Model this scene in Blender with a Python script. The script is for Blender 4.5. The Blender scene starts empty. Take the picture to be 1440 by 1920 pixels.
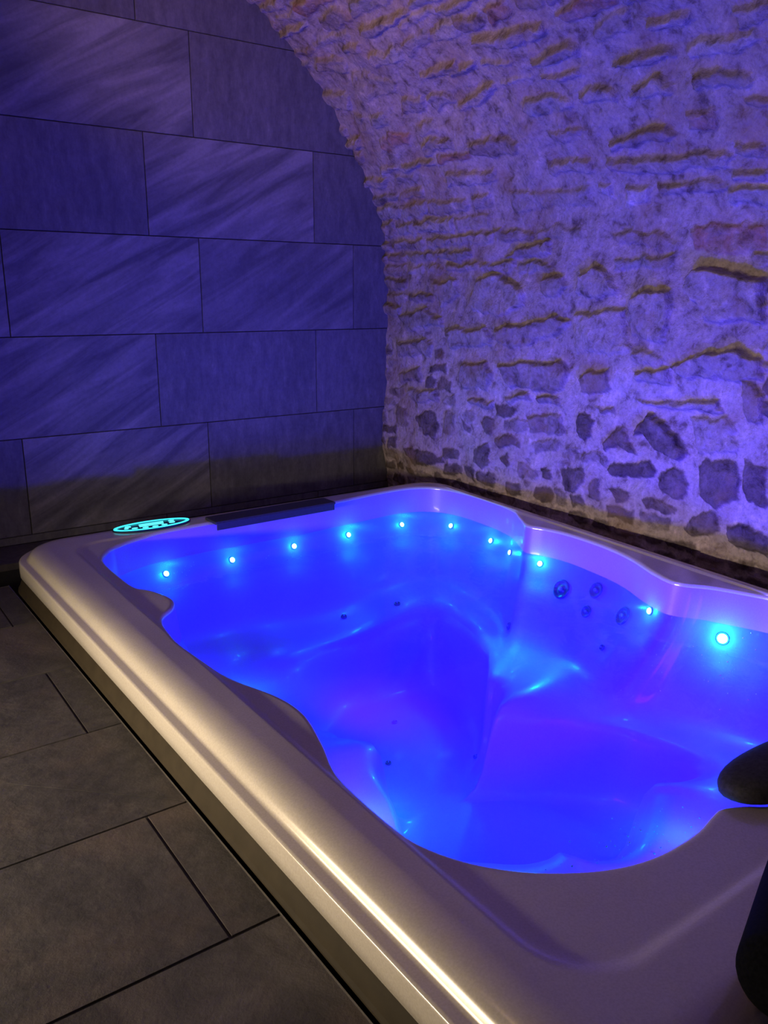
import bpy, math, random
import numpy as np
from mathutils import Vector, Matrix
from mathutils.bvhtree import BVHTree
random.seed(4); rng = np.random.default_rng(11)
SC = bpy.context.scene
COL = SC.collection
FLOOR = 0.0
RIM = 0.17          # height of the tub rim above the floor
WATER = RIM - 0.135
WY = 4.04           # tiled wall
WX = 2.90           # foot of the stone wall

# ------------------------------------------------------------------ helpers
def mesh_obj(name, verts, faces, mat=None, parent=None, smooth=True):
    me = bpy.data.meshes.new(name)
    me.from_pydata([tuple(v) for v in verts], [], [tuple(f) for f in faces])
    me.validate(); me.update()
    o = bpy.data.objects.new(name, me); COL.objects.link(o)
    if mat: me.materials.append(mat)
    if smooth: me.polygons.foreach_set('use_smooth', [True]*len(me.polygons))
    if parent: o.parent = parent
    return o
def empty(name, loc=(0,0,0)):
    o = bpy.data.objects.new(name, None); COL.objects.link(o); o.location = loc; return o
def tag(o, label=None, cat=None, group=None, kind=None):
    if label: o['label'] = label
    if cat: o['category'] = cat
    if group: o['group'] = group
    if kind: o['kind'] = kind
    return o
def boxes(name, bl, mat, parent=None, bevel=0.0):
    """bl: list of (x0,x1,y0,y1,z0,z1)"""
    V=[];F=[]
    for (x0,x1,y0,y1,z0,z1) in bl:
        b=len(V)
        V+= [(x0,y0,z0),(x1,y0,z0),(x1,y1,z0),(x0,y1,z0),(x0,y0,z1),(x1,y0,z1),(x1,y1,z1),(x0,y1,z1)]
        F+= [(b,b+3,b+2,b+1),(b+4,b+5,b+6,b+7),(b,b+1,b+5,b+4),(b+1,b+2,b+6,b+5),(b+2,b+3,b+7,b+6),(b+3,b,b+4,b+7)]
    o=mesh_obj(name,V,F,mat,parent,smooth=False)
    if bevel:
        m=o.modifiers.new('b','BEVEL'); m.width=bevel; m.segments=2; m.limit_method='ANGLE'
    return o
def lathe(profile, n=40):
    """profile list of (r,z) -> verts, faces around Z"""
    V=[];F=[]
    for (r,z) in profile:
        for k in range(n):
            a=2*math.pi*k/n; V.append((r*math.cos(a),r*math.sin(a),z))
    for i in range(len(profile)-1):
        for k in range(n):
            F.append((i*n+k,i*n+(k+1)%n,(i+1)*n+(k+1)%n,(i+1)*n+k))
    F.append(tuple((len(profile)-1)*n+k for k in range(n)))
    F.append(tuple(reversed(range(n))))
    return V,F
def grid_faces(nu, nv, closed=False):
    F=[]
    for i in range(nu-1):
        for k in range(nv if closed else nv-1):
            k2=(k+1)%nv
            F.append((i*nv+k,i*nv+k2,(i+1)*nv+k2,(i+1)*nv+k))
    return F
def fillet(corners, radii, seg=14):
    """closed CCW polygon with rounded corners"""
    out=[]; n=len(corners)
    for i in range(n):
        p=np.array(corners[i],float); a=np.array(corners[i-1],float); b=np.array(corners[(i+1)%n],float); r=radii[i]
        d1=(a-p)/np.linalg.norm(a-p); d2=(b-p)/np.linalg.norm(b-p)
        ang=math.acos(np.clip(d1@d2,-1,1)); t=r/math.tan(ang/2)
        c=p+(d1+d2)/np.linalg.norm(d1+d2)*r/math.sin(ang/2)
        s=p+d1*t-c; e=p+d2*t-c
        a0=math.atan2(s[1],s[0]); a1=math.atan2(e[1],e[0]); da=(a1-a0+math.pi)%(2*math.pi)-math.pi
        for k in range(seg+1):
            q=a0+da*k/seg; out.append(c+r*np.array([math.cos(q),math.sin(q)]))
    return np.array(out)
def resample(P, n):
    Q=np.vstack([P,P[:1]]); L=np.concatenate([[0],np.cumsum(np.linalg.norm(np.diff(Q,axis=0),axis=1))])
    t=np.linspace(0,L[-1],n,endpoint=False)
    return np.stack([np.interp(t,L,Q[:,0]),np.interp(t,L,Q[:,1])],1)
def catmull(P, n=12, closed=False):
    P=np.array(P,float)
    if closed: P=np.vstack([P[-1],P,P[0],P[1]])
    else: P=np.vstack([2*P[0]-P[1],P,2*P[-1]-P[-2]])
    out=[]
    for i in range(1,len(P)-2):
        p0,p1,p2,p3=P[i-1:i+3]
        for k in range(n):
            t=k/n; out.append(.5*((2*p1)+(-p0+p2)*t+(2*p0-5*p1+4*p2-p3)*t*t+(-p0+3*p1-3*p2+p3)*t**3))
    if not closed: out.append(P[-2])
    return np.array(out)
def sstep(a,b,x):
    t=np.clip((x-a)/(b-a),0,1); return t*t*(3-2*t)

# ------------------------------------------------------------------ materials
class NT:
    def __init__(s,name):
        s.m=bpy.data.materials.new(name); s.m.use_nodes=True; s.t=s.m.node_tree; s.t.nodes.clear()
        s.out=s.t.nodes.new('ShaderNodeOutputMaterial')
    def n(s,typ,**kw):
        x=s.t.nodes.new(typ)
        for k,v in kw.items():
            if k.startswith('_'): setattr(x,k[1:],v)
            else:
                key=k.replace('__',' ')
                if key in x.inputs: x.inputs[key].default_value=v
        return x
    def l(s,a,b): s.t.links.new(a,b)
    def bsdf(s,**kw):
        b=s.n('ShaderNodeBsdfPrincipled'); s.l(b.outputs[0],s.out.inputs[0])
        for k,v in kw.items(): b.inputs[k.replace('__',' ')].default_value=v
        return b
def c4(c): return (c[0],c[1],c[2],1)
def ramp(nt,fac,stops):
    r=nt.n('ShaderNodeValToRGB'); e=r.color_ramp.elements
    while len(e)<len(stops): e.new(.5)
    for i,(p,c) in enumerate(stops): e[i].position=p; e[i].color=c4(c)
    nt.l(fac,r.inputs[0]); return r.outputs[0]
def mixc(nt,f,a,b,mode='MIX'):
    m=nt.n('ShaderNodeMix',_data_type='RGBA',_blend_type=mode)
    for i,x in ((0,f),(6,a),(7,b)):
        if isinstance(x,(int,float)): m.inputs[i].default_value=x
        elif isinstance(x,tuple): m.inputs[i].default_value=c4(x)
        else: nt.l(x,m.inputs[i])
    return m.outputs[2]
def noise(nt,vec,scale,detail=6,rough=.6,dist=0):
    n=nt.n('ShaderNodeTexNoise'); n.inputs['Scale'].default_value=scale; n.inputs['Detail'].default_value=detail
    n.inputs['Roughness'].default_value=rough; n.inputs['Distortion'].default_value=dist
    if vec is not None: nt.l(vec,n.inputs['Vector'])
    return n.outputs['Fac']
def bump(nt,h,strength,dist,bsdf):
    b=nt.n('ShaderNodeBump'); b.inputs['Strength'].default_value=strength; b.inputs['Distance'].default_value=dist
    nt.l(h,b.inputs['Height']); nt.l(b.outputs[0],bsdf.inputs['Normal'])
def plain(name,col,rough=.5,metal=0,coat=0,spec=.5,nscale=0,namp=.15):
    nt=NT(name); b=nt.bsdf(Roughness=rough,Metallic=metal); b.inputs['Coat Weight'].default_value=coat
    b.inputs['Specular IOR Level'].default_value=spec
    tc=nt.n('ShaderNodeTexCoord')
    f=noise(nt,tc.outputs['Object'],nscale or 40,4)
    lo=tuple(c*(1-namp) for c in col); hi=tuple(min(1,c*(1+namp)) for c in col)
    nt.l(ramp(nt,f,[(.3,lo),(.7,hi)]),b.inputs['Base Color'])
    return nt.m
def emit(name,col,strength):
    nt=NT(name); e=nt.n('ShaderNodeEmission'); e.inputs[0].default_value=c4(col); e.inputs[1].default_value=strength
    nt.l(e.outputs[0],nt.out.inputs[0]); return nt.m

def mat_slate(name, dark, light, rough, warm=None):
    nt=NT(name); b=nt.bsdf(); b.inputs['Specular IOR Level'].default_value=.35
    tc=nt.n('ShaderNodeTexCoord'); at=nt.n('ShaderNodeAttribute',_attribute_name='tile')
    sep=nt.n('ShaderNodeSeparateColor'); nt.l(at.outputs['Color'],sep.inputs[0])
    sc=nt.n('ShaderNodeVectorMath',_operation='SCALE'); nt.l(at.outputs['Color'],sc.inputs[0]); sc.inputs['Scale'].default_value=37.
    ad=nt.n('ShaderNodeVectorMath',_operation='ADD'); nt.l(tc.outputs['Object'],ad.inputs[0]); nt.l(sc.outputs[0],ad.inputs[1])
    # long diagonal cleft streaks
    mp=nt.n('ShaderNodeMapping',_vector_type='TEXTURE'); mp.inputs['Rotation'].default_value=(0,math.radians(-33),math.radians(30)); mp.inputs['Scale'].default_value=(1.6,.8,.16)
    nt.l(ad.outputs[0],mp.inputs['Vector'])
    s1=noise(nt,mp.outputs[0],2.2,5,.55,.6)
    # short vertical flecks
    mp2=nt.n('ShaderNodeMapping',_vector_type='TEXTURE'); mp2.inputs['Scale'].default_value=(.35,.35,1.); nt.l(ad.outputs[0],mp2.inputs['Vector'])
    s2=noise(nt,mp2.outputs[0],9,8,.7)
    s3=noise(nt,ad.outputs[0],2.0,3,.5); s4=noise(nt,ad.outputs[0],55,4,.7)
    c1=ramp(nt,s1,[(.36,dark),(.52,tuple((a+b_)/2 for a,b_ in zip(dark,light))),(.66,light)])
    c2=ramp(nt,s2,[(.35,dark),(.6,tuple(a*.65+b_*.35 for a,b_ in zip(dark,light))),(.8,light)])
    c=mixc(nt,sep.outputs[0],c1,c2)
    c=mixc(nt,.55,c,ramp(nt,s3,[(.3,(.55,.55,.55)),(.7,(1,1,1))]),'MULTIPLY')
    c=mixc(nt,.35,c,ramp(nt,s4,[(.3,(.5,.5,.5)),(.6,(1,1,1))]),'MULTIPLY')
    if warm: c=mixc(nt,ramp(nt,noise(nt,ad.outputs[0],3.5,5),[(.5,(0,0,0)),(.75,(.6,.6,.6))]),c,warm)
    nt.l(c,b.inputs['Base Color'])
    b.inputs['Roughness'].default_value=rough
    mx=nt.n('ShaderNodeMath',_operation='ADD'); nt.l(s2,mx.inputs[0]); nt.l(s1,mx.inputs[1])
    bump(nt,mx.outputs[0],.5,.006,b)
    return nt.m

M={}
M['wall_tile']=mat_slate('wall_tile',(.13,.125,.135),(.31,.295,.30),.55)
M['floor_tile']=mat_slate('floor_tile',(.055,.05,.052),(.16,.14,.135),.5,(.15,.11,.09))
M['grout']=plain('grout',(.045,.042,.045),.9)
M['black']=plain('pit',(.012,.012,.014),.9)
M['metal']=plain('edge_metal',(.55,.55,.55),.3,metal=1)
M['plaster']=plain('plaster',(.30,.28,.26),.9,nscale=6)

def mat_stone():
    nt=NT('rubble_stone'); b=nt.bsdf(Roughness=.92); b.inputs['Specular IOR Level'].default_value=.15
    at=nt.n('ShaderNodeAttribute',_attribute_name='stone'); tc=nt.n('ShaderNodeTexCoord')
    f1=noise(nt,tc.outputs['Object'],16,8,.65,.4); f2=noise(nt,tc.outputs['Object'],70,6,.7); f3=noise(nt,tc.outputs['Object'],5,4,.6)
    c=mixc(nt,1.,at.outputs['Color'],ramp(nt,f1,[(.32,(.35,.30,.28)),(.46,(.85,.82,.8)),(.60,(1.05,1.,1.)),(.72,(1.45,1.4,1.4))]),'MULTIPLY')
    c=mixc(nt,.6,c,ramp(nt,f2,[(.3,(.55,.5,.5)),(.55,(1.05,1.05,1.05))]),'MULTIPLY')
    c=mixc(nt,ramp(nt,f3,[(.50,(0,0,0)),(.70,(.5,.5,.5))]),c,(.36,.22,.14))
    nt.l(c,b.inputs['Base Color'])
    ad=nt.n('ShaderNodeMath',_operation='ADD'); nt.l(f1,ad.inputs[0]); nt.l(f2,ad.inputs[1])
    bump(nt,ad.outputs[0],.9,.012,b)
    return nt.m
M['stone']=mat_stone()

def mat_acrylic(name,lo,hi,rough,metal,coat):
    nt=NT(name); b=nt.bsdf(Roughness=rough,Metallic=metal); b.inputs['Coat Weight'].default_value=coat; b.inputs['Coat Roughness'].default_value=.09
    tc=nt.n('ShaderNodeTexCoord'); f=noise(nt,tc.outputs['Object'],220,3,.6); g=noise(nt,tc.outputs['Object'],6,4,.5)
    c=ramp(nt,f,[(.35,lo),(.65,hi)])
    c=mixc(nt,.35,c,ramp(nt,g,[(.3,(.8,.8,.8)),(.7,(1,1,1))]),'MULTIPLY'); nt.l(c,b.inputs['Base Color'])
    return nt.m
M['rim']=mat_acrylic('pearl_acrylic',(.62,.54,.47),(.70,.62,.55),.23,.15,.5)
M['basin']=mat_acrylic('basin_acrylic',(.38,.17,.80),(.42,.20,.86),.42,0,.12)  # violet of the tub light is put into this base colour
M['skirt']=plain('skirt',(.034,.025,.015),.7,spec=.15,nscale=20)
M['panel_dark']=plain('panel_dark',(.01,.05,.09),.25)
M['cyan']=emit('panel_glow',(.12,.9,1.),1.25)
M['cyan_ring']=emit('panel_ring_glow',(.05,.8,1.),1.6)
M['led']=emit('led_glow',(.35,1.,1.),9.)
M['lens']=emit('added_violet_lens',(.05,.02,1.),3.)  # glow of the added violet lamps
M['grey_lid']=plain('grey_lid',(.035,.033,.04),.55,nscale=90)
M['foam']=plain('foam',(.004,.004,.006),.95,spec=.05,nscale=160,namp=.5)
M['cushion']=plain('cushion',(.028,.024,.03),.8,spec=.2,nscale=120,namp=.4)
M['jet']=plain('jet_plastic',(.02,.03,.10),.3,nscale=60)
M['jet_rim']=plain('jet_rim',(.25,.30,.5),.2,nscale=60)
def mat_water():
    nt=NT('water'); tr=nt.n('ShaderNodeBsdfTransparent'); tr.inputs[0].default_value=(.88,.90,1,1)
    gl=nt.n('ShaderNodeBsdfGlossy'); gl.inputs['Roughness'].default_value=.03
    fr=nt.n('ShaderNodeFresnel'); fr.inputs[0].default_value=1.33
    tc=nt.n('ShaderNodeTexCoord'); f=noise(nt,tc.outputs['Object'],7,3,.5,.8)
    bp=nt.n('ShaderNodeBump'); bp.inputs['Strength'].default_value=.35; bp.inputs['Distance'].default_value=.01
    nt.l(f,bp.inputs['Height']); nt.l(bp.outputs[0],gl.inputs['Normal']); nt.l(bp.outputs[0],fr.inputs['Normal'])
    mx=nt.n('ShaderNodeMixShader'); nt.l(fr.outputs[0],mx.inputs[0]); nt.l(tr.outputs[0],mx.inputs[1]); nt.l(gl.outputs[0],mx.inputs[2])
    tl=nt.n('ShaderNodeBsdfTranslucent'); tl.inputs[0].default_value=(.4,.55,1,1)
    f2=noise(nt,tc.outputs['Object'],1.7,3,.5,.5)
    m2=nt.n('ShaderNodeMixShader'); nt.l(ramp(nt,f2,[(.35,(.06,.06,.06)),(.65,(.2,.2,.2))]),m2.inputs[0]); nt.l(mx.outputs[0],m2.inputs[1]); nt.l(tl.outputs[0],m2.inputs[2])
    nt.l(m2.outputs[0],nt.out.inputs[0]); return nt.m
M['water']=mat_water()
def mat_bubble():
    nt=NT('bubble'); b=nt.bsdf(Roughness=.1); b.inputs['Base Color'].default_value=(.8,.95,1,1); return nt.m
M['bubble']=mat_bubble()
EXPO=0.0
V1P,V2P,V3P=48.,40.,2.
ROLL=[(1.02,.44,.243),(1.25,.525,.245),(1.45,.59,.25),(1.6,.635,.255)]; ROLLR=.068
WARM=(1.,.84,.58)
ROOM=[('low_strip_light',(-.85,1.95,.335),(.66,1.9,.21),WARM,19.,1.2,.05,110),  # unseen warm strip low beside the tub, for the lip and bead highlights
      ('vault_fill',(.4,1.4,2.1),(2.3,3.0,2.9),(1.,.54,.32),2.5,.3,.3,180),  # added warm fill for the vault, no fixture behind it
      ('ceiling_lamp_light',(-.1,1.7,2.95),(.3,2.2,0),(1.,.66,.42),5.,.6,.6,180)]
SPOTS=[('vault_fill_spot',(.1,2.7,1.75),(2.35,3.6,2.8),(1.,.60,.36),66.,75,1.,.08)]  # unseen spot added to warm the top of the vault
STONES = [
 ([(4.022,2.636),(3.775,2.636),(3.769,2.601),(4.043,2.6)], 3, 'w'),
 ([(3.886,2.451),(3.709,2.411),(3.722,2.333),(3.968,2.404)], 2.5, 'm'),
 ([(3.441,2.491),(3.366,2.522),(3.097,2.496),(3.098,2.475),(3.306,2.46),(3.388,2.461)], 4, 'm'),
 ([(4.033,2.304),(3.825,2.237),(3.882,2.157),(4.071,2.224)], 3, 'w'),
 ([(3.866,2.148),(3.791,2.134),(3.84,2.083),(3.912,2.101)], 1.5, 'w'),
 ([(4.082,2.031),(3.902,2.016),(3.924,1.967),(4.108,1.98)], 4, 'w'),
 ([(3.751,1.983),(3.649,2.015),(3.516,1.981),(3.556,1.933),(3.713,1.921),(3.757,1.947)], 1.5, 'r'),
 ([(4.044,1.966),(3.963,1.949),(4.013,1.863),(4.072,1.861)], 2, 'd'),
 ([(4.042,1.809),(3.818,1.802),(3.908,1.741),(4.053,1.755)], 3, 'm'),
 ([(3.234,2.244),(3.16,2.233),(2.98,2.231),(3.015,2.175),(3.212,2.192)], 3.5, 'm'),
 ([(3.703,2.329),(3.543,2.307),(3.398,2.233),(3.486,2.182),(3.75,2.192)], 1.5, 'm'),
 ([(3.456,2.168),(3.305,2.126),(3.346,2.046),(3.503,2.087)], 2.5, 'm'),
 ([(2.855,2.306),(2.703,2.297),(2.52,2.285),(2.452,2.284),(2.449,2.234),(2.592,2.217),(2.842,2.28)], 4, 'm'),
 ([(2.581,2.154),(2.469,2.186),(2.365,2.181),(2.347,2.152),(2.364,2.118),(2.482,2.114),(2.566,2.139)], 4, 'm'),
 ([(3.078,2.196),(2.895,2.216),(2.903,2.187),(2.999,2.159),(3.081,2.169)], 3.5, 'm'),
 ([(2.85,2.201),(2.663,2.173),(2.685,2.149),(2.866,2.178)], 2, 'm'),
 ([(3.127,2.054),(2.847,2.107),(2.855,2.068),(2.941,2.025),(3.101,2.005),(3.148,2.02)], 3.5, 'm'),
 ([(2.707,2.017),(2.622,2.006),(2.525,1.994),(2.462,1.976),(2.465,1.931),(2.554,1.921),(2.696,1.938),(2.726,1.976)], 2.5, 'g'),
 ([(2.8,2.104),(2.608,2.091),(2.619,2.071),(2.814,2.072)], 1.5, 'w'),
 ([(2.571,2.079),(2.364,2.081),(2.366,2.036),(2.476,2.042),(2.568,2.056)], 2.5, 'd'),
 ([(2.238,2.049),(2.136,2.066),(1.998,2.046),(1.993,2.012),(2.088,2.008),(2.244,2.035)], 4.5, 'm'),
 ([(2.054,2.157),(1.905,2.158),(1.873,2.137),(1.872,2.11),(1.967,2.104),(2.046,2.121)], 3.5, 'm'),
 ([(1.939,2.031),(1.901,2.054),(1.675,2.043),(1.662,2.002),(1.744,1.979),(1.939,1.995)], 2.5, 'w'),
 ([(2.403,1.988),(2.297,1.994),(2.244,1.963),(2.252,1.924),(2.358,1.929),(2.416,1.954)], 3, 'm'),
 ([(2.171,1.964),(2.054,1.97),(1.997,1.935),(2.008,1.909),(2.095,1.906),(2.197,1.92)], 3.5, 'm'),
 ([(1.929,1.949),(1.721,1.924),(1.714,1.889),(1.735,1.879),(1.921,1.896)], 3, 'm'),
 ([(3.145,1.891),(3.051,1.895),(2.892,1.864),(2.821,1.838),(2.833,1.809),(2.928,1.785),(3.016,1.784),(3.16,1.827)], 2.5, 'd'),
 ([(2.652,1.863),(2.548,1.863),(2.448,1.843),(2.512,1.805),(2.63,1.804)], 1.5, 'd'),
 ([(2.341,1.785),(2.197,1.799),(2.075,1.81),(2.022,1.765),(2.091,1.746),(2.341,1.739)], 4, 'd'),
 ([(1.976,1.847),(1.863,1.832),(1.869,1.756),(1.985,1.764)], 2, 'r'),
 ([(2.377,1.708),(1.861,1.681),(1.834,1.655),(1.851,1.614),(2.189,1.632),(2.363,1.661)], 3, 'm'),
 ([(2.428,1.623),(2.389,1.614),(2.384,1.545),(2.441,1.565)], 2.5, 'w'),
 ([(2.319,1.601),(2.21,1.591),(2.221,1.522),(2.325,1.52)], 2.5, 'w'),
 ([(2.176,1.597),(2.03,1.587),(1.907,1.59),(1.837,1.556),(1.924,1.536),(2.156,1.541)], 2.5, 'd'),
 ([(1.827,1.607),(1.711,1.604),(1.715,1.557),(1.825,1.565)], 3, 'm'),
 ([(1.817,1.697),(1.7,1.692),(1.707,1.642),(1.813,1.659)], 3, 'm'),
 ([(2.426,1.42),(2.172,1.408),(2.063,1.353),(2.08,1.324),(2.368,1.369)], 1.5, 'd'),
 ([(2.038,1.411),(1.925,1.433),(1.714,1.42),(1.704,1.321),(1.827,1.306),(2.009,1.331)], 1.5, 'r'),
 ([(3.083,1.326),(2.948,1.378),(2.761,1.394),(2.766,1.345),(2.947,1.317)], 3.5, 'd'),
 ([(2.7,1.74),(2.452,1.732),(2.446,1.659),(2.703,1.688)], 2.5, 'm'),
 ([(3.349,1.767),(3.038,1.737),(3.046,1.675),(3.366,1.694)], 2.5, 'm'),
 ([(2.991,1.633),(2.488,1.609),(2.504,1.533),(2.987,1.534)], 1.5, 'm'),
 ([(3.305,1.139),(3.208,1.244),(3.092,1.263),(2.906,1.192),(2.9,1.106),(3.062,1.052),(3.262,1.087)], 3.5, 'm'),
 ([(3.591,1.22),(3.393,1.241),(3.368,1.139),(3.542,1.081)], 2.5, 'm'),
 ([(3.929,1.038),(3.657,1.079),(3.517,1.034),(3.494,0.993),(3.851,0.957)], 3, 'm'),
 ([(3.493,0.976),(3.156,0.997),(3.086,0.935),(3.112,0.907),(3.444,0.875)], 3, 'm'),
 ([(3.079,1.003),(2.895,1.027),(2.693,1.07),(2.61,1.048),(2.669,0.98),(2.924,0.918),(3.055,0.923)], 3.5, 'd'),
 ([(3.927,0.887),(3.653,0.924),(3.581,0.89),(3.603,0.822),(3.9,0.818)], 3, 'm'),
 ([(2.804,1.235),(2.674,1.257),(2.638,1.192),(2.682,1.146),(2.8,1.168)], 3, 'm'),
 ([(3.364,0.74),(3.323,0.802),(3.128,0.837),(3.085,0.776),(3.139,0.69),(3.325,0.658)], 2.5, 'd'),
 ([(3.049,0.821),(2.83,0.857),(2.66,0.862),(2.607,0.815),(2.648,0.725),(2.965,0.707)], 3, 'd'),
 ([(3.818,0.619),(3.549,0.651),(3.519,0.58),(3.765,0.553)], 3, 'm'),
 ([(2.565,1.256),(2.433,1.28),(2.355,1.192),(2.379,1.149),(2.572,1.158)], 3.5, 'm'),
 ([(2.297,1.167),(2.205,1.182),(2.078,1.182),(2.063,1.049),(2.094,0.984),(2.252,0.987),(2.3,1.062)], 3.5, 'm'),
 ([(2.596,1.072),(2.319,1.112),(2.278,0.975),(2.245,0.922),(2.566,0.902)], 2.5, 'm'),
 ([(1.979,1.268),(1.695,1.24),(1.674,1.081),(1.754,1.059),(1.911,1.074),(2.018,1.192)], 6, 'm'),
 ([(2.059,0.897),(1.988,0.928),(1.756,0.988),(1.654,0.926),(1.644,0.854),(1.954,0.842),(2.03,0.861)], 4.5, 'm'),
 ([(2.543,0.815),(2.365,0.853),(2.348,0.767),(2.52,0.731)], 3, 'd'),
 ([(2.225,0.863),(2.058,0.893),(2.049,0.813),(2.207,0.82)], 3.5, 'm'),
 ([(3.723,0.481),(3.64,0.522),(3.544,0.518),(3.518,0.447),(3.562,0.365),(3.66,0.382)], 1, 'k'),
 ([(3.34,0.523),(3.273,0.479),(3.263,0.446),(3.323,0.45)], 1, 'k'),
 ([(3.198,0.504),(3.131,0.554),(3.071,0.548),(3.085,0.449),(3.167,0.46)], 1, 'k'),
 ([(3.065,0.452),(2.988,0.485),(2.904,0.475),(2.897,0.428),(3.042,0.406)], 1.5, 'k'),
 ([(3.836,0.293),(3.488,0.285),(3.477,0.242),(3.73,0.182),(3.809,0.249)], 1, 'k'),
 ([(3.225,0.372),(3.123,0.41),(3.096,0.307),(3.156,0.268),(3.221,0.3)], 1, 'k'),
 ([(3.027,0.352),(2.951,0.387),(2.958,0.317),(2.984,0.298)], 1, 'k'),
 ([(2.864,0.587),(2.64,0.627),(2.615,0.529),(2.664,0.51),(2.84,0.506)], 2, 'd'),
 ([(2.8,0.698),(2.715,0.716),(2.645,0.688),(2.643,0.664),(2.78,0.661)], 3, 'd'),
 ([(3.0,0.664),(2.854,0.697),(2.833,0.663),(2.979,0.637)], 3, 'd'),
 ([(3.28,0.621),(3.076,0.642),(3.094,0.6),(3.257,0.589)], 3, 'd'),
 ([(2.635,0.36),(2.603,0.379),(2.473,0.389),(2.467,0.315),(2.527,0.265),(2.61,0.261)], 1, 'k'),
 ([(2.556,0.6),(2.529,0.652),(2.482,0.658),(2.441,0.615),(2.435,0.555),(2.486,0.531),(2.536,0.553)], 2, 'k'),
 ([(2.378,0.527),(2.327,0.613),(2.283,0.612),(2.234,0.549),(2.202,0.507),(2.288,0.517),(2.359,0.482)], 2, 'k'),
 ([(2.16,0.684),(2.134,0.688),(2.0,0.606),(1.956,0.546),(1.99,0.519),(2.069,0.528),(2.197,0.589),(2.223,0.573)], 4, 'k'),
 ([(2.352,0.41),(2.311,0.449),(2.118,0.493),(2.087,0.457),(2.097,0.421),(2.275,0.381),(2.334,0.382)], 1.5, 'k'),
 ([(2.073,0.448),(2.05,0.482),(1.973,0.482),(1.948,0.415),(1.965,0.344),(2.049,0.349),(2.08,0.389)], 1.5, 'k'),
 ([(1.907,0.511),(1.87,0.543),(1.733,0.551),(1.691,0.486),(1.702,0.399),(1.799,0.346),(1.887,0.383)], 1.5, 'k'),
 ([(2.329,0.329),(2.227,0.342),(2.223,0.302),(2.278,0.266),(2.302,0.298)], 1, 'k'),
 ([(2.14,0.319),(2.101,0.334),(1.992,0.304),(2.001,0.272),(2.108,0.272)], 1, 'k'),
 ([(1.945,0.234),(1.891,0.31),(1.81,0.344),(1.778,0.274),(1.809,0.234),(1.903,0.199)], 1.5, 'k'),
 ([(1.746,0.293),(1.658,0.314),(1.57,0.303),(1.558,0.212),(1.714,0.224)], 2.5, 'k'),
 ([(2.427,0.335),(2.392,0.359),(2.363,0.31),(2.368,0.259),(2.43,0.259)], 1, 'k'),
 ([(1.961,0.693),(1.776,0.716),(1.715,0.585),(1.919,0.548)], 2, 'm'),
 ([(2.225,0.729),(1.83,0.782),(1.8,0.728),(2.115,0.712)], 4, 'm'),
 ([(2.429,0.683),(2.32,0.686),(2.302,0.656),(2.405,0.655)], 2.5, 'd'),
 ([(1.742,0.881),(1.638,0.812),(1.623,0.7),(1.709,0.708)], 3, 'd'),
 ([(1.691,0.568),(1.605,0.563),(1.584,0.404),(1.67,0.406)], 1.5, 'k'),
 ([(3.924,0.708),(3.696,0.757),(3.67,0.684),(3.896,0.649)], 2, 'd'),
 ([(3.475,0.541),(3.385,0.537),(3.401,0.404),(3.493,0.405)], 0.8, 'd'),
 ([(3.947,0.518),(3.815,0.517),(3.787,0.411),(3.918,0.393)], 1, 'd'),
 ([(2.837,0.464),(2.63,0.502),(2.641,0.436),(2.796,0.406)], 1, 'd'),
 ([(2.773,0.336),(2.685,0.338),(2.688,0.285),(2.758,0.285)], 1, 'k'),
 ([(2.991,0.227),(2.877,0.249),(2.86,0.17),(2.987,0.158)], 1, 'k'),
]
# ------------------------------------------------------------------ vault profile (x, z) from the foot of the stone wall over the crown
PROFILE=[(2.90,-0.3),(2.90,0.5),(2.90,1.0),(2.895,1.35),(2.872,1.52),(2.80,1.69),(2.70,1.87),(2.594,2.03),(2.369,2.27),(2.078,2.545),(1.75,2.80),(1.35,3.03),(.9,3.2),(.4,3.31),(-.1,3.35)]
PC=catmull(PROFILE); PL=np.concatenate([[0],np.cumsum(np.linalg.norm(np.diff(PC,axis=0),axis=1))]); PL-=np.interp(0,PC[:,1],PL)
TG=np.gradient(PC,PL,axis=0); TG/=np.linalg.norm(TG,axis=1)[:,None]
def vnoise(nu,nv,du,dv,scale,octaves=4,gain=.5):
    """smooth value noise on a (possibly uneven) grid given by coordinate arrays du, dv"""
    out=np.zeros((len(du),len(dv))); amp=1; tot=0
    for o in range(octaves):
        g=rng.random((int((du.max()-du.min())/scale)+4,int((dv.max()-dv.min())/scale)+4))*2-1
        x=(du-du.min())/scale; y=(dv-dv.min())/scale
        i=x.astype(int); j=y.astype(int); fx=sstep(0,1,x-i); fy=sstep(0,1,y-j)
        a=g[np.ix_(i,j)]*(1-fx)[:,None]+g[np.ix_(i+1,j)]*fx[:,None]
        b=g[np.ix_(i,j+1)]*(1-fx)[:,None]+g[np.ix_(i+1,j+1)]*fx[:,None]
        out+=amp*(a*(1-fy)[None]+b*fy[None]); tot+=amp; amp*=gain; scale/=2
    return out/tot
CT={'w':(.56,.50,.51),'m':(.44,.375,.37),'g':(.37,.345,.385),'d':(.31,.25,.245),'r':(.42,.24,.18),'k':(.19,.15,.155)}
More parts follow.
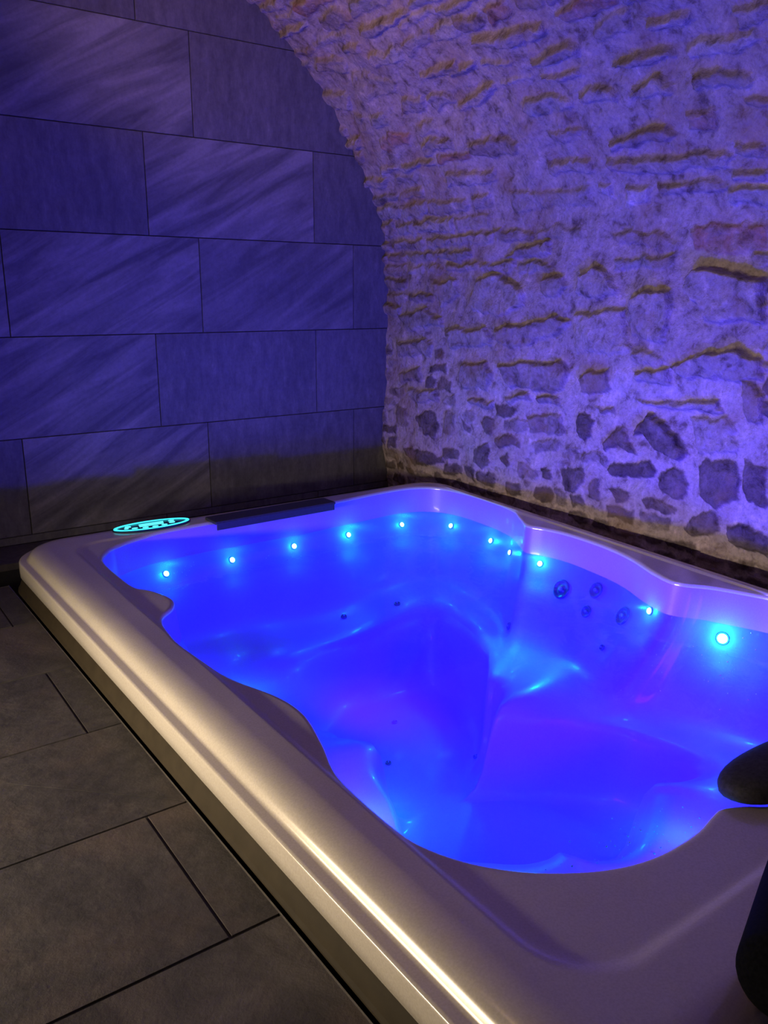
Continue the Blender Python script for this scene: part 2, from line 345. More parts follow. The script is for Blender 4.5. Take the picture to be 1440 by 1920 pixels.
def build_stone_wall():
    U=np.concatenate([np.arange(-1.2,.96,.04),np.arange(1.0,WY+.003,.0055)]); U[-1]=WY
    V=np.concatenate([np.arange(-.05,3.35,.0055),np.arange(3.36,PL[-1],.04)])
    nU,nV=len(U),len(V)
    W1=vnoise(nU,nV,U,V,.09,4,.65)*.030; W2=vnoise(nU,nV,U,V,.08,4,.65)*.026; PT=vnoise(nU,nV,U,V,.06,5,.7)
    base=vnoise(nU,nV,U,V,.35,6,.55)*.045+vnoise(nU,nV,U,V,.05,3)*.003
    H=np.zeros((nU,nV)); colr=np.zeros((nU,nV,3)); 
    mort=np.array((.50,.42,.44)); colr[:]=mort
    UU,VV=np.meshgrid(U,V,indexing='ij'); WU=UU+W1; WV=VV+W2
    rock=vnoise(nU,nV,U,V,.05,4,.6)
    occ=np.zeros((nU,nV),bool)
    def put(poly,h,t,edge=.016):
        P=np.array(poly); cx_,cy_=P.mean(0); 
        u0,v0=P.min(0)-.04; u1,v1=P.max(0)+.04
        i0,i1=np.searchsorted(U,[u0,u1]); j0,j1=np.searchsorted(V,[v0,v1])
        if i1-i0<2 or j1-j0<2: return
        x=WU[i0:i1,j0:j1]; y=WV[i0:i1,j0:j1]
        d=np.full(x.shape,1e9); s=np.ones(x.shape)
        n=len(P)
        for a in range(n):
            A=P[a];B=P[a-1]; ex,ey=B-A; wx=x-A[0]; wy=y-A[1]
            q=np.clip((wx*ex+wy*ey)/(ex*ex+ey*ey+1e-12),0,1)
            d=np.minimum(d,(wx-ex*q)**2+(wy-ey*q)**2)
            c1=y>=A[1]; c2=y<B[1]; c3=ex*wy>ey*wx
            allc=(c1&c2&c3)|(~c1&~c2&~c3); s=np.where(allc,-s,s)
        sd=s*np.sqrt(d)                       # negative inside
        k=sstep(-.004,edge,-sd)
        tt=np.clip((y-P[:,1].min())/(np.ptp(P[:,1])+1e-6),0,1)
        hh=h*.01*k*((.45+.6*tt) if t!='k' else .9)+k*rock[i0:i1,j0:j1]*.007
        H[i0:i1,j0:j1]=np.maximum(H[i0:i1,j0:j1],hh)
        kc=(sstep(-.004,.008,-sd)*(np.clip(.62+1.1*PT[i0:i1,j0:j1],.1,1) if t not in 'k' else np.clip(.95+.5*PT[i0:i1,j0:j1],.5,1)))[...,None]
        c=np.array(CT[t])*(1+random.uniform(-.2,.15))
        colr[i0:i1,j0:j1]=colr[i0:i1,j0:j1]*(1-kc)+c*kc
        occ[i0:i1,j0:j1]|=sd<.006
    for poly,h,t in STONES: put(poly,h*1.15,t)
    # remaining courses
    v=.03
    while v<V[-1]-.1:
        low=v<.80
        hh=random.uniform(.06,.10)*(1 if not low else .9)
        u=-1.15+random.random()*.1
        while u<WY-.03:
            w=random.uniform(.14,.34) if not low else random.uniform(.09,.17)
            uc=u+w/2; vc=v+hh/2
            i=min(nU-1,np.searchsorted(U,uc)); j=min(nV-1,np.searchsorted(V,vc))
            ia,ib=np.searchsorted(U,[uc-w*.45,uc+w*.45]); ja,jb=np.searchsorted(V,[vc-hh*.4,vc+hh*.4])
            if occ[ia:ib+1,ja:jb+1].mean()<.06 if ib>ia and jb>ja else True:
                g=.012; sl=random.uniform(-.01,.01)
                J=lambda a:random.uniform(-a,a)
                poly=[(u+g+J(.01),v+g+J(.008)),(uc+J(.02),v+g+J(.01)),(u+w-g+J(.012),v+g+J(.01)+sl),(u+w-g*.6+J(.008),vc+J(.01)+sl),(u+w-g+J(.02),v+hh-g+J(.01)+sl),(uc+J(.02),v+hh-g*.6+J(.008)),(u+g+J(.015),v+hh-g+J(.01)),(u+g*.5+J(.008),vc+J(.01))]
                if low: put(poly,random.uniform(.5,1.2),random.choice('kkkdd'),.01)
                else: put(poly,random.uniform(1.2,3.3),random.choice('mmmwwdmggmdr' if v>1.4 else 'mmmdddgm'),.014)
            u+=w
        v+=hh
    # mortar in the low band is paler, smoother
    lowm=(sstep(1.0,.75,VV)*.25)[...,None]; mask=(H<.002)[...,None]
    colr=np.where(mask,colr*(1+lowm),colr)
    Hh=H+base
    px=np.interp(V,PL,PC[:,0]); pz=np.interp(V,PL,PC[:,1])
    nx=-np.interp(V,PL,TG[:,1]); nz=np.interp(V,PL,TG[:,0])
    # inward normal points to the room: (-tz, tx)
    X=px[None]+nx[None]*Hh; Z=pz[None]+nz[None]*Hh
    co=np.stack([X,UU,Z],-1).reshape(-1,3)
    me=bpy.data.meshes.new('wall_right'); me.vertices.add(len(co)); me.vertices.foreach_set('co',co.ravel())
    idx=np.arange(nU*nV).reshape(nU,nV)
    q=np.stack([idx[:-1,:-1],idx[:-1,1:],idx[1:,1:],idx[1:,:-1]],-1).reshape(-1,4)
    me.loops.add(q.size); me.loops.foreach_set('vertex_index',q.ravel()); me.polygons.add(len(q))
    me.polygons.foreach_set('loop_start',np.arange(0,q.size,4)); me.polygons.foreach_set('loop_total',np.full(len(q),4)); 
    me.update(calc_edges=True)
    me.polygons.foreach_set('use_smooth',np.ones(len(q),bool))
    at=me.color_attributes.new('stone','FLOAT_COLOR','POINT')
    at.data.foreach_set('color',np.concatenate([colr.reshape(-1,3),np.ones((nU*nV,1))],1).ravel())
    me.materials.append(M['stone'])
    o=bpy.data.objects.new('wall_right',me); COL.objects.link(o); tag(o,kind='structure',label='rough rubble stone wall curving overhead into a vault')
    # the unseen half of the vault
    Vc=np.linspace(0,PL[-1],60); Uc=[-1.2,WY]
    vs=[];
    for s in Vc:
        for u in Uc: vs.append((-.2-np.interp(s,PL,PC[:,0]),u,np.interp(s,PL,PC[:,1])))
    lw=mesh_obj('wall_left',vs,grid_faces(60,2),M['plaster']); tag(lw,kind='structure')
build_stone_wall()

def set_tile_attr(o, vals):
    me=o.data; at=me.color_attributes.new('tile','FLOAT_COLOR','POINT')
    at.data.foreach_set('color',np.array(vals,float).ravel())
# ---- tiled end wall: rows .4615 high, tiles .92 long
def build_tile_wall():
    V=[];F=[];A=[]
    rowz=.04; rh=.4615; g=.0012
    k=-1
    while rowz+rh*k<3.5:
        z0=rowz+rh*k; off=.826 if k%2==0 else 1.495
        j=-5
        while True:
            x0=off+.9215*j; x1=x0+.9215
            if x0>3.0: break
            streak = (k,j) in {(3,0),(2,0),(1,-1),(4,0),(2,-1),(0,0),(4,-1)} or (abs(j)>2 and random.random()<.5)
            ca=(0. if streak else 1.,random.random(),random.random(),1.)
            if k==2 and j==1: ca=(.35,.3,.8,1.)
            zz0=max(z0,-.0); b=len(V); d=random.uniform(0,.0008)
            a,bb,c,dd=x0+g,min(x1-g,3.2),zz0+g,z0+rh-g; y=WY-.0-d; e=.003
            V+=[(a,y+.01,c),(bb,y+.01,c),(bb,y+.01,dd),(a,y+.01,dd),(a,y,c),(bb,y,c),(bb,y,dd),(a,y,dd)]
            # slight arris
            V[-4:]=[(a+e*.5,y,c+e*.5),(bb-e*.5,y,c+e*.5),(bb-e*.5,y,dd-e*.5),(a+e*.5,y,dd-e*.5)]
            F+=[(b+4,b+5,b+6,b+7),(b,b+1,b+5,b+4),(b+1,b+2,b+6,b+5),(b+2,b+3,b+7,b+6),(b+3,b,b+4,b+7)]
            A+=[ca]*8; j+=1
        k+=1
    # grout bed behind
    b=len(V); V+=[(-3.8,WY+.006,0),(3.2,WY+.006,0),(3.2,WY+.006,3.5),(-3.8,WY+.006,3.5)]; F.append((b,b+1,b+2,b+3)); A+=[(1,.5,.5,1)]*4
    o=mesh_obj('wall_far',V,F,M['wall_tile'],smooth=False); o.data.materials.append(M['grout']); o.data.polygons[len(F)-1].material_index=1
    set_tile_attr(o,A); tag(o,kind='structure',label='dark slate tiled end wall')
build_tile_wall()

# ---- floor: slate slabs with joints, an open slot round the tub
def edge_x(y): return .630-.0108*(y-.5)
def build_floor():
    V=[];F=[];A=[]; g=.0022; rh=.4505; k=-5
    def slab(x0,x1,y0,y1,ca,clip=False):
        b=len(V); xa,xb=(x1,x1)
        if clip: xa,xb=min(x1,edge_x(y0)),min(x1,edge_x(y1))
        if min(xa,xb)-x0<.01: return
        for z,e in ((-.03,0),(0,.0015)):
            V.extend([(x0+e,y0+e,z),(xa-e,y0+e,z),(xb-e,y1-e,z),(x0+e,y1-e,z)])
        F.extend([(b+4,b+5,b+6,b+7),(b,b+1,b+5,b+4),(b+1,b+2,b+6,b+5),(b+2,b+3,b+7,b+6),(b+3,b,b+4,b+7)]); A.extend([ca]*8)
    while True:
        y0=1.205+rh*k; y1=y0+rh
        if y0>3.47: break
        off=.517 if (k%2)==0 else .067
        for j in range(-5,3):
            x0=off+.9*j; x1=x0+.9
            ca=(random.choice((.25,.6,.9,1.)),random.random(),random.random(),1.)
            yy1=min(y1-g,3.47)
            if x0+g<.63 and yy1>.0:
                if k==1 and x0<.3<x1:   # slab cut in two by a thin saw line
                    e0,e1=edge_x(y0+g),edge_x(yy1); xt=.26-(yy1-2.0)/.97
                    for pts in ([(x0+g,y0+g),(e0-.003,y0+g),(xt-.0009,yy1),(x0+g,yy1)],[(e0-.0005,y0+g+.001),(e1,yy1),(xt+.0009,yy1)]):
                        b=len(V); n=len(pts)
                        for z in (-.03,0): V.extend([(px,py,z) for px,py in pts])
                        F.append(tuple(b+n+q for q in range(n))); F.extend([(b+q,b+(q+1)%n,b+n+(q+1)%n,b+n+q) for q in range(n)]); A.extend([ca]*(2*n))
                else: slab(x0+g,x1-g,max(y0+g,.30) if False else y0+g,yy1,ca,True)
        k+=1
    # strip along the tiled wall, and the ground in front of the tub
    for j in range(-5,5):
        x0=.3+.9*j; slab(x0+g,min(x0+.9-g,2.86),3.76,WY-.002,(.9,random.random(),random.random(),1.))
    for j in range(0,3):
        slab(.66+.9*j+g,min(.66+.9*(j+1)-g,2.86),-1.2,.36,(.9,random.random(),random.random(),1.))
    n1=len(F)
    for (x0,x1,y0,y1) in ((-3.3,None,-1.2,3.46),(-3.3,2.95,3.765,WY+.02),(.66,2.95,-1.2,.355)):
        b=len(V)
        xa,xb=(edge_x(y0)-.004,edge_x(y1)-.004) if x1 is None else (x1,x1)
        V+=[(x0,y0,-.004),(xa,y0,-.004),(xb,y1,-.004),(x0,y1,-.004)]; F.append((b,b+1,b+2,b+3)); A+=[(1,.2,.2,1)]*4
    o=mesh_obj('floor',V,F,M['floor_tile'],smooth=False); o.data.materials.append(M['grout'])
    for p in o.data.polygons[n1:]: p.material_index=1
    set_tile_attr(o,A); tag(o,kind='structure',label='dark slate paved floor')
    # thin metal edging along the slot
    y0,y1=-.2,3.47; w=.0016
    vs=[]
    for y in (y0,y1):
        x=edge_x(y)
        vs+=[(x-w,y,.0006),(x+w,y,.0006),(x+w,y,-.05),(x-w,y,-.05)]
    m=mesh_obj('trim_1',vs,[(0,4,5,1),(1,5,6,2),(3,2,6,7),(0,3,7,4),(0,1,2,3),(4,7,6,5)],M['metal'],smooth=False); tag(m,kind='structure',label='thin metal edging between the floor slabs and the slot round the tub')
    # pit
    p=boxes('trim_3',[(-3.3,3.0,-1.2,WY,-1.05,-1.0),(-.02+.60,.602,3.46,3.4601,-1,-.03)],M['black']); tag(p,kind='structure')
    w_=[]
    vs=[(edge_x(-1.2)-.002,-1.2,-.01),(edge_x(3.47)-.002,3.47,-.01),(-3.3,3.47,-.01),(-3.3,3.47,-1.0),(edge_x(3.47)-.002,3.47,-1.0),(edge_x(-1.2)-.002,-1.2,-1.0),
        (-3.3,3.762,-.01),(2.95,3.762,-.01),(2.95,3.762,-1.0),(-3.3,3.762,-1.0)]
    q=mesh_obj('trim_2',vs,[(0,1,4,5),(1,2,3,4),(6,7,8,9)],M['black'],smooth=False); tag(q,kind='structure',label='dark sides of the slot round the tub')
build_floor()
w=boxes('wall_near',[(-3.4,3.0,-1.25,-1.2,0,3.4)],M['plaster']); tag(w,kind='structure')

# ------------------------------------------------------------------ hot tub
NT_=960
lip=resample(fillet([(.652,.42),(2.70,.42),(2.875,3.53),(.618,3.53)],[.24,.24,.21,.22],24),NT_)
d=np.roll(lip,-1,0)-np.roll(lip,1,0); d/=np.linalg.norm(d,axis=1)[:,None]; LN=np.stack([-d[:,1],d[:,0]],1)   # inward normals (CCW)
INNER=[(.92,3.183),(.874,3.07),(.869,2.839),(.879,2.711),(.915,2.65),(.942,2.545),(.915,2.47),(.85,2.396),(.822,2.261),(.819,2.125),(.847,1.898),(.903,1.73),(.913,1.607),(.878,1.464),(.839,1.345),(.827,1.224),(.833,1.085),(.869,.985),(.929,.905),(1.003,.844),(1.089,.797),(1.184,.772),(1.296,.770),(1.378,.785),(1.412,.788),(1.456,.768),(1.52,.73),(1.70,.69),(1.95,.69),(2.15,.73),(2.24,.78),(2.36,.76),(2.50,.80),(2.60,.92),(2.64,1.10),(2.645,1.28),(2.634,1.395),(2.57,1.56),(2.51,1.64),(2.498,1.70),(2.532,1.803),(2.59,1.93),(2.627,2.057),(2.645,2.20),(2.645,2.34),(2.625,2.44),(2.60,2.52),(2.655,2.62),(2.725,2.75),(2.755,2.95),(2.755,3.15),(2.715,3.30),(2.60,3.38),(2.40,3.385),(2.083,3.35),(1.718,3.35),(1.448,3.345),(1.15,3.32),(.991,3.25)]
CEN=np.array([1.76,2.02])
inn=catmull(INNER,10,True); ia=np.arctan2(inn[:,1]-CEN[1],inn[:,0]-CEN[0]); ir=np.hypot(inn[:,0]-CEN[0],inn[:,1]-CEN[1])
o_=np.argsort(ia); ia=ia[o_]; ir=ir[o_]
def inner_r(a): return np.interp(a,ia,ir,period=2*math.pi)
top=lip+LN*.115
ang=np.arctan2(top[:,1]-CEN[1],top[:,0]-CEN[0]); DIR=np.stack([np.cos(ang),np.sin(ang)],1); R0=inner_r(ang)
tub=empty('hot_tub',(1.75,2.0,0)); TO=np.array([1.75,2.0,0.])
tag(tub,'cream acrylic hot tub glowing blue inside, sunk in the slate floor','hot tub')
def tubmesh(name,rings,mat,closed_bottom=False,parent=tub):
    V=np.concatenate(rings)-TO; n=len(rings[0]); F=grid_faces(len(rings),n,True)
    F=[tuple(reversed(f)) for f in F]
    V=[tuple(v) for v in V]
    if closed_bottom:
        c=len(V); V.append(tuple(np.append(CEN,rings[-1][0][2])-TO)); b=(len(rings)-1)*n
        F+=[(b+(k+1)%n,b+k,c) for k in range(n)]
    return mesh_obj(name,V,F,mat,parent)
# recess drawn on the rim top: inside this rounded rectangle the top is a touch lower
def rr_sd(p):
    c=np.array([1.76,1.98]); hx=.94; hy=1.35; r=.14
    q=np.abs(p-c)-np.array([hx-r,hy-r]); return np.hypot(np.maximum(q[:,0],0),np.maximum(q[:,1],0))+np.minimum(np.maximum(q[:,0],q[:,1]),0)-r
rings=[]
for off,z in [(.012,-.106),(.003,-.104),(0,-.100),(-.001,-.075),(0,-.046),(.0008,-.0425),(.003,-.040),(.008,-.0385),(.026,-.0390),(.031,-.038),(.0335,-.0355),(.036,-.031),(.039,-.025),(.043,-.0185),(.049,-.0125),(.058,-.0078),(.070,-.0042),(.085,-.0016),(.102,-.0003),(.115,0)]:
    p=lip+LN*off; rings.append(np.column_stack([p,np.full(NT_,RIM+z)]))
inner_top=CEN+DIR*(R0+.012)[:,None]
for t in np.linspace(0,1,26)[1:]:
    p=top*(1-t)+inner_top*t
    z=-.0055*sstep(.010,-.010,rr_sd(p))-.003*t
    rings.append(np.column_stack([p,RIM+z]))
zt=rings[-1][:,2]
for ins,dz in [(-.007,-.0012),(-.003,-.004),(-.0005,-.008),(0,-.013)]:
    rings.append(np.column_stack([CEN+DIR*(R0-ins)[:,None],zt+dz]))
rim=tubmesh('rim',rings,M['rim']); rim['label']='cream pearl acrylic rim'
z_edge=zt-.013
# basin
th=ang
scal=1+.10*np.cos(6*th+.6)+.05*np.cos(3*th-1.)
RB=R0.copy()
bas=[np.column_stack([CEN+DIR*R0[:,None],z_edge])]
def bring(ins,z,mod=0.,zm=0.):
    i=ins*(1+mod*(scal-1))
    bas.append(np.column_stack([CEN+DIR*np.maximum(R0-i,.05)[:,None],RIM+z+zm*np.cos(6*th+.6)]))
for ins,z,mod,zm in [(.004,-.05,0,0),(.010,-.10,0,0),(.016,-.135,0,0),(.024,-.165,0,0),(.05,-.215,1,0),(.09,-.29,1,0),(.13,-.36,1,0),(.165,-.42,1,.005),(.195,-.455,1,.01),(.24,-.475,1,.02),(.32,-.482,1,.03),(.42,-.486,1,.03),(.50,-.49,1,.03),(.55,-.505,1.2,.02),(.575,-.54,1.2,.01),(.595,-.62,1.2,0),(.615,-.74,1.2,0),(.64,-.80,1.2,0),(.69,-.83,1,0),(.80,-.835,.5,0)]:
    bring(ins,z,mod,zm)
basin=tubmesh('basin',bas,M['basin'],True); basin['label']='smooth pale basin under the water, violet blue light put into its colour'
# skirt below the lip
rings=[]
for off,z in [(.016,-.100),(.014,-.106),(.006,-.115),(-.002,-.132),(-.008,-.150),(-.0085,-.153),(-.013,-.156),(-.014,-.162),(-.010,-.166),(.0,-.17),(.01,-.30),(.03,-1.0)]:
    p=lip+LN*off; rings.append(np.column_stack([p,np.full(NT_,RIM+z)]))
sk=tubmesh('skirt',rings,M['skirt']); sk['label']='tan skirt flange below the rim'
# bvh of basin in world space
dv=[Vector(tuple(np.array(v.co)+TO)) for v in basin.data.vertices]; BV=BVHTree.FromPolygons(dv,[tuple(p.vertices) for p in basin.data.polygons])
def on_basin(p):
    loc,nor,_,_=BV.find_nearest(Vector(p))
    if nor.dot(Vector((CEN[0],CEN[1],.5))-loc)<0: nor=-nor
    return loc,nor
def seat_on(name,V,F,mat,p,parent=tub,lift=0.,spin=0.):
    loc,nor=on_basin(p); o=mesh_obj(name,V,F,mat,parent)
    q=nor.to_track_quat('Z','Y'); o.rotation_mode='QUATERNION'; o.rotation_quaternion=q
    o.location=loc+nor*lift-Vector(TO); return o,loc,nor
def point(name,loc,col,power,size=.02):
    l=bpy.data.lights.new(name,'POINT'); l.color=col; l.energy=power; l.shadow_soft_size=size
    o=bpy.data.objects.new(name,l); COL.objects.link(o); o.location=loc; return o
def spot(name,loc,target,col,power,angle,blend=.8,size=.03):
    l=bpy.data.lights.new(name,'SPOT'); l.color=col; l.energy=power; l.spot_size=math.radians(angle); l.spot_blend=blend; l.shadow_soft_size=size
    o=bpy.data.objects.new(name,l); COL.objects.link(o); o.location=loc; o.rotation_euler=(Vector(target)-Vector(loc)).to_track_quat('-Z','Y').to_euler(); return o
# ---- underwater light points
LED=[(1.196,3.291,-.017),(1.518,3.312,-.02),(1.845,3.318,-.013),(2.163,3.328,-.012),(2.518,3.355,-.022),(2.72,3.187,-.021),(2.721,2.878,-.026),(2.681,2.701,-.033),(2.601,2.43,.001),(2.495,1.763,.019),(2.573,1.508,-.019),
     (.88,2.02,-.06),(.89,1.30,-.06),(1.42,.84,-.06)]
LP=[.50,.45,.55,1.0,.6,.55,.7,.35,1.0,.6,2.6, 1.6,2.2,1.0]
CY=(.02,.22,1.)
for i,(p,pw) in enumerate(zip(LED,LP)):
    big=1.0 if i!=10 else 1.45
    pw=pw
    prof=[(.016*big,-.002),(.016*big,.003),(.0135*big,.0055),(.0125*big,.005)]
    V,F=lathe(prof,24); o,loc,nor=seat_on('led_light',V,F,M['jet_rim'],p); o['label']='small glowing cyan light point'
    V,F=lathe([(.0125*big,.004),(.0105*big,.008),(.006*big,.0105),(.002,.0115)],24)
    b=mesh_obj('lens',V,F,M['led'],o)
    point('led_lamp',loc+nor*.032,(.0,.62,1.),.6*pw,.008)
    point('led_wash',loc+nor*.10+Vector((0,0,-.10)),(.0,.34,1.),(.42 if 2<i<9 else .22)*pw,.03)
spot('led_beam',(2.52,2.40,-.03),(1.75,2.15,-.6),(.0,.5,1.),11.,100,.7)
spot('led_beam',(1.0,1.30,-.05),(1.60,1.75,-.6),(.0,.5,1.),5.,85,.6)
spot('led_beam',(.98,2.02,-.08),(1.45,2.6,-.35),(.0,.5,1.),1.6,55,.6)
# ---- jets
def jet(p,r,lift=0):
    V,F=lathe([(r,-.003),(r,.004),(r*.9,.008),(r*.78,.007),(r*.72,.002),(r*.3,.001),(r*.28,.006),(r*.12,.006)],36)
    o,loc,nor=seat_on('jet',V,F,M['jet'],p); o['label']='dark round jet'
    V,F=lathe([(r*.22,.004),(r*.22,.012),(r*.15,.014),(r*.05,.013)],20)
    mesh_obj('nozzle',V,F,M['jet_rim'],o)
for p,r in (((2.587,2.283,-.073),.043),((2.595,2.102,-.024),.034),((2.547,2.105,-.109),.026),((2.515,1.898,-.051),.038),((2.47,2.472,-.282),.018),((2.241,3.013,-.3),.016),((1.982,3.091,-.333),.015),((2.446,1.929,-.18),.012)): jet(p,r)
for p in ((2.045,2.199,-.66),(1.729,2.372,-.665),(1.943,2.621,-.665)): jet(p,.012)
# ---- unseen violet lamps added on the basin sides, to light basin and walls
def big_lamp(p,target,power,col,size=.16):
    loc,nor=on_basin(p); d=(Vector(target)-loc).normalized(); r=size/2
    V,F=lathe([(r+.012,-.02),(r+.012,.006),(r+.004,.012),(r,.008)],36)
    o=mesh_obj('added_violet_lamp',V,F,M['jet_rim'],tub); o.rotation_mode='QUATERNION'; o.rotation_quaternion=d.to_track_quat('Z','Y'); o.location=loc+d*.012-Vector(TO)
    V,F=lathe([(r,.006),(r*.7,.012),(r*.2,.014)],36); mesh_obj('lens',V,F,M['lens'],o)
    l=bpy.data.lights.new('added_violet_light','AREA'); l.shape='DISK'; l.size=size; l.color=col; l.energy=power; l.spread=math.radians(150)
    q=bpy.data.objects.new('added_violet_light',l); COL.objects.link(q); q.location=loc+d*.035; q.rotation_euler=(-d).to_track_quat('Z','Y').to_euler()
VI=(.022,.0,1.)
big_lamp((1.75,.86,-.20),(2.0,3.4,.35),V1P,VI)
big_lamp((.95,1.70,-.26),(2.8,1.95,.40),V2P,VI)
big_lamp((1.05,2.9,-.28),(2.3,2.4,.1),V3P,VI)

# ---- control panel
def ell(rx,ry,n=64,k0=0,k1=1): return [(rx*math.cos(2*math.pi*(k0+(k1-k0)*i/n)),ry*math.sin(2*math.pi*(k0+(k1-k0)*i/n))) for i in range(n)]
def plate(name,loops,zs,mat,parent,cap=True):
    V=[];F=[]
    n=len(loops[0])
    for L,z in zip(loops,zs): V+=[(x,y,z) for x,y in L]
    F=grid_faces(len(loops),n,True)
    if cap: F.append(tuple((len(loops)-1)*n+k for k in range(n)))
    o=mesh_obj(name,V,F,mat,parent); return o
panel=empty('control_panel',Vector((1.195,3.418,RIM-.001))-Vector(TO)); panel.parent=tub; panel.rotation_euler=(0,0,-.02)
panel['label']='oval control panel with glowing cyan keys and display'
PW,PH=.168,.062
plate('bezel',[ell(PW+.006,PH+.006),ell(PW+.006,PH+.006),ell(PW,PH)],[-.004,.004,.007],M['panel_dark'],panel)
ring=plate('panel_ring',[ell(PW+.001,PH+.001),ell(PW,PH),ell(PW-.013,PH-.0085),ell(PW-.014,PH-.0095)],[.006,.0095,.0095,.006],M['cyan_ring'],panel,cap=False)
def rrect(w,h,r,cx=0,cy=0):
    return [tuple(q) for q in fillet([(cx-w,cy-h),(cx+w,cy-h),(cx+w,cy+h),(cx-w,cy+h)],[r]*4,5)]
plate('display',[[(-.060,-.012),(.048,-.012),(.058,.026),(-.052,.026)]]*2,[.006,.009],M['cyan'],panel)
for (x,y,rx,ry) in ((-.103,.014,.014,.010),(-.116,-.008,.010,.007),(-.084,-.022,.014,.008),(-.040,-.033,.014,.007),(.002,-.037,.014,.007),(.044,-.033,.014,.007),(.086,-.012,.014,.009),(.092,.016,.014,.009)):
    plate('button',[[(x+a,y+b) for a,b in ell(rx,ry,28)],[(x+a,y+b) for a,b in ell(rx*.9,ry*.9,28)]],[.006,.010],M['cyan'],panel)
# ---- filter lid
lid=boxes('filter_lid',[(-.325,.312,-.058,.052,-.004,.010)],M['grey_lid'],tub,.004); lid.location=Vector((1.756,3.345,RIM+.001))-Vector(TO); lid.rotation_euler=(0,0,.02)
lid['label']='flat dark grey strip lid over the back edge'
lp=boxes('lid_lip',[(-.318,.305,-.060,-.054,-.030,.004)],M['grey_lid'],lid,.002)

# ---- water
vs=[];NR=60
loop=CEN+DIR*(R0-.0165)[:,None]
V=[];F=[]
for i in range(NR):
    t=1-i/NR
    P_=CEN+(loop-CEN)*t
    z=np.zeros(NT_)
    for (ax,ay,ph,am) in ((9,4,0,.0011),(-5,11,1.3,.0011),(17,-7,2.,.0006),(6,21,.5,.0005)): z+=am*np.sin(ax*P_[:,0]+ay*P_[:,1]+ph)
    V.append(np.column_stack([P_,WATER+z]))
V=np.concatenate(V); F=grid_faces(NR,NT_,True); c=len(V); V=np.vstack([V,[CEN[0],CEN[1],WATER]]); F+=[((NR-1)*NT_+k,(NR-1)*NT_+(k+1)%NT_,c) for k in range(NT_)]
wat=mesh_obj('water',V,F,M['water']); tag(wat,'clear water glowing blue that fills the hot tub','water',kind='stuff')
# ---- bubbles where the jets stir the surface
bv=[];bf=[]
def blob(p,r):
    b=len(bv)
    for k,z in enumerate((-1,-.5,.5,1)):
        if abs(z)==1: bv.append((p[0],p[1],p[2]+r*z))
        else: bv.extend([(p[0]+r*.87*math.cos(a),p[1]+r*.87*math.sin(a),p[2]+r*z) for a in [math.pi/3*q for q in range(6)]])
    for q in range(6):
        bf.append((b,b+1+(q+1)%6,b+1+q)); bf.append((b+1+q,b+1+(q+1)%6,b+7+(q+1)%6,b+7+q)); bf.append((b+7+q,b+7+(q+1)%6,b+13))
for (x,y,sx,sy,n) in ((1.27,.90,.10,.06,60),(2.33,1.33,.16,.10,45),(1.45,.93,.05,.05,12),(1.18,3.18,.06,.05,14),(1.75,3.05,.14,.08,14)):
    for _ in range(n):
        r=random.choice((.0008,.0012,.0018,.0026))
        q=np.array((random.gauss(x,sx),random.gauss(y,sy)))-CEN
        if np.hypot(*q)<inner_r(math.atan2(q[1],q[0]))-.03: blob((q[0]+CEN[0],q[1]+CEN[1],WATER+.0005-random.random()*.01),r)
bb=mesh_obj('bubbles',bv,bf,M['bubble']); tag(bb,'tiny bubbles scattered on the blue water','bubbles',kind='stuff')

# ---- cushions at the right-hand edge
def superell(name,mat,L,Wd,Hh,n=2.6,parent=None):
    V=[];F=[];nu,nv=40,28
    sp=lambda a,e: math.copysign(abs(a)**e,a)
    for i in range(nv+1):
        ph=-math.pi/2+math.pi*i/nv
        for k in range(nu):
            t=2*math.pi*k/nu
            V.append((L*sp(math.cos(ph),2/n)*sp(math.cos(t),2/2.3),Wd*sp(math.cos(ph),2/n)*sp(math.sin(t),2/2.3),Hh*sp(math.sin(ph),2/n)))
    return mesh_obj(name,V,grid_faces(nv+1,nu,True),mat,parent)
hp=empty('headrest_pillow',(1.705,.765,RIM+.008)); tag(hp,'dark grey oval headrest pillow over the water at the right edge of the photo','pillow')
hp.rotation_euler=(math.radians(-12),0,math.radians(-6))
pd=superell('pad',M['cushion'],.265,.092,.040,2.8,hp)
st=boxes('strap',[(-.05,.05,-.155,-.05,-.012,-.008)],M['cushion'],hp,.001)
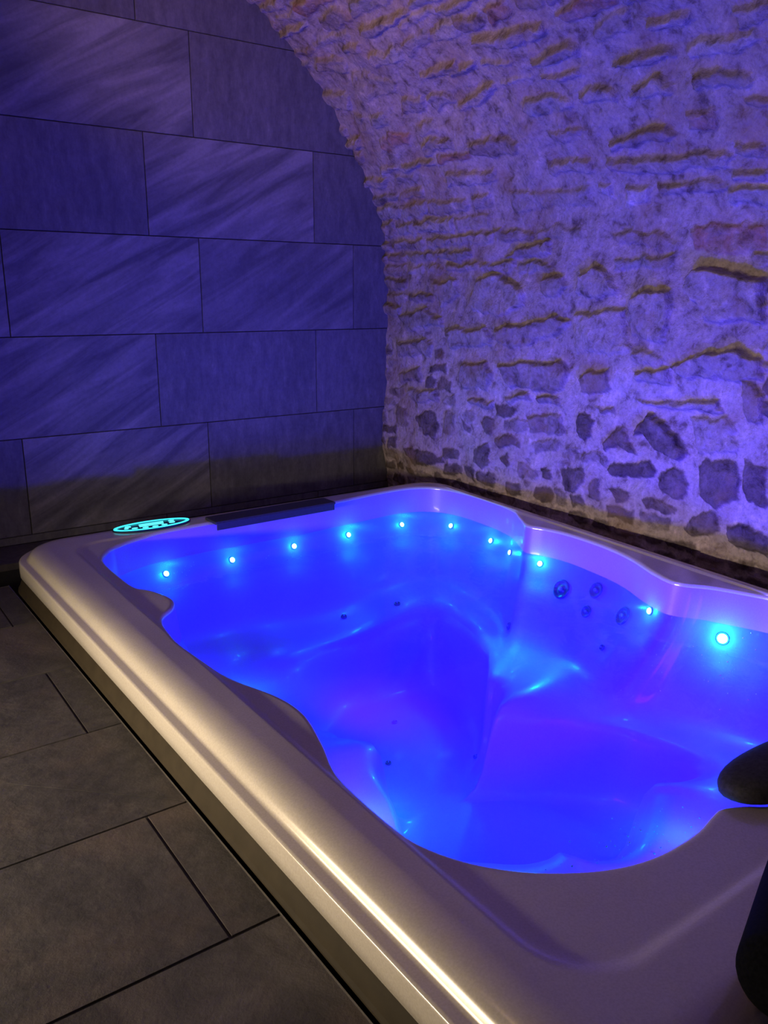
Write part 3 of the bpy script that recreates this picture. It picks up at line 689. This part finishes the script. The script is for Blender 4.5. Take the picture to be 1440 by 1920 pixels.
def capsule(name,mat,pts,rad,parent=None,seg=32):
    P=catmull(pts,10); n=len(P); V=[];F=[]
    L=np.concatenate([[0],np.cumsum(np.linalg.norm(np.diff(P,axis=0),axis=1))]); T=np.gradient(P,axis=0); T/=np.linalg.norm(T,axis=1)[:,None]
    Q=[];
    for a in np.linspace(-math.pi/2,0,10)[1:-1]: Q.append((P[0]+T[0]*rad*.8*(math.sin(a)),T[0],rad*math.cos(a)))
    for p,t in zip(P,T): Q.append((p,t,rad))
    for a in np.linspace(0,math.pi/2,10)[1:-1]: Q.append((P[-1]+T[-1]*rad*.8*math.sin(a),T[-1],rad*math.cos(a)))
    for p,t,r in Q:
        s=np.cross(t,[0,0,1]); s/=np.linalg.norm(s); u=np.cross(s,t)
        for k in range(seg):
            a=2*math.pi*k/seg; V.append(p+s*r*math.cos(a)+u*r*math.sin(a))
    F=grid_faces(len(Q),seg,True); F.append(tuple(range(seg))); F.append(tuple((len(Q)-1)*seg+k for k in reversed(range(seg))))
    return mesh_obj(name,V,F,mat,parent)
rl=capsule('foam_neck_roll',M['foam'],ROLL,ROLLR); tag(rl,'black foam neck roll with a rounded end lying on the cream rim','neck roll')

# ------------------------------------------------------------------ lights of the room and added vault fill
def area(name,loc,target,col,power,sx,sy,spread=180):
    l=bpy.data.lights.new(name,'AREA'); l.shape='RECTANGLE'; l.size=sx; l.size_y=sy; l.color=col; l.energy=power; l.spread=math.radians(spread)
    o=bpy.data.objects.new(name,l); COL.objects.link(o); o.location=loc; o.rotation_euler=(Vector(target)-Vector(loc)).to_track_quat('-Z','Y').to_euler(); return o
for a in ROOM: area(*a)
for a in SPOTS: spot(*a)
w=bpy.data.worlds.new('w'); SC.world=w; w.use_nodes=True; w.node_tree.nodes['Background'].inputs[0].default_value=(.5,.45,.5,1); w.node_tree.nodes['Background'].inputs[1].default_value=.0

# ------------------------------------------------------------------ camera
cam=bpy.data.cameras.new('camera'); co=bpy.data.objects.new('camera',cam); COL.objects.link(co)
Rm=Matrix(((0.8139367,0.14526763,-0.56249832),(-0.58091934,0.21402292,-0.78531962),(0.00630601,0.96596662,0.25858988)))
co.matrix_world=Matrix.Translation((0,0,1.17))@Rm.to_4x4()
cam.sensor_fit='HORIZONTAL'; cam.sensor_width=36; cam.lens=1541.116/1440*36; cam.clip_start=.02; cam.clip_end=50
SC.camera=co
SC.view_settings.view_transform='Standard'; SC.view_settings.look='None'; SC.view_settings.exposure=EXPO; SC.view_settings.gamma=1; SC.view_settings.use_curve_mapping=False
SC.cycles.use_denoising=True; SC.cycles.use_adaptive_sampling=True; SC.cycles.adaptive_threshold=.04; SC.cycles.max_bounces=5; SC.cycles.diffuse_bounces=3; SC.cycles.transparent_max_bounces=8; SC.cycles.caustics_reflective=False; SC.cycles.caustics_refractive=False
SC.cycles.sample_clamp_indirect=6
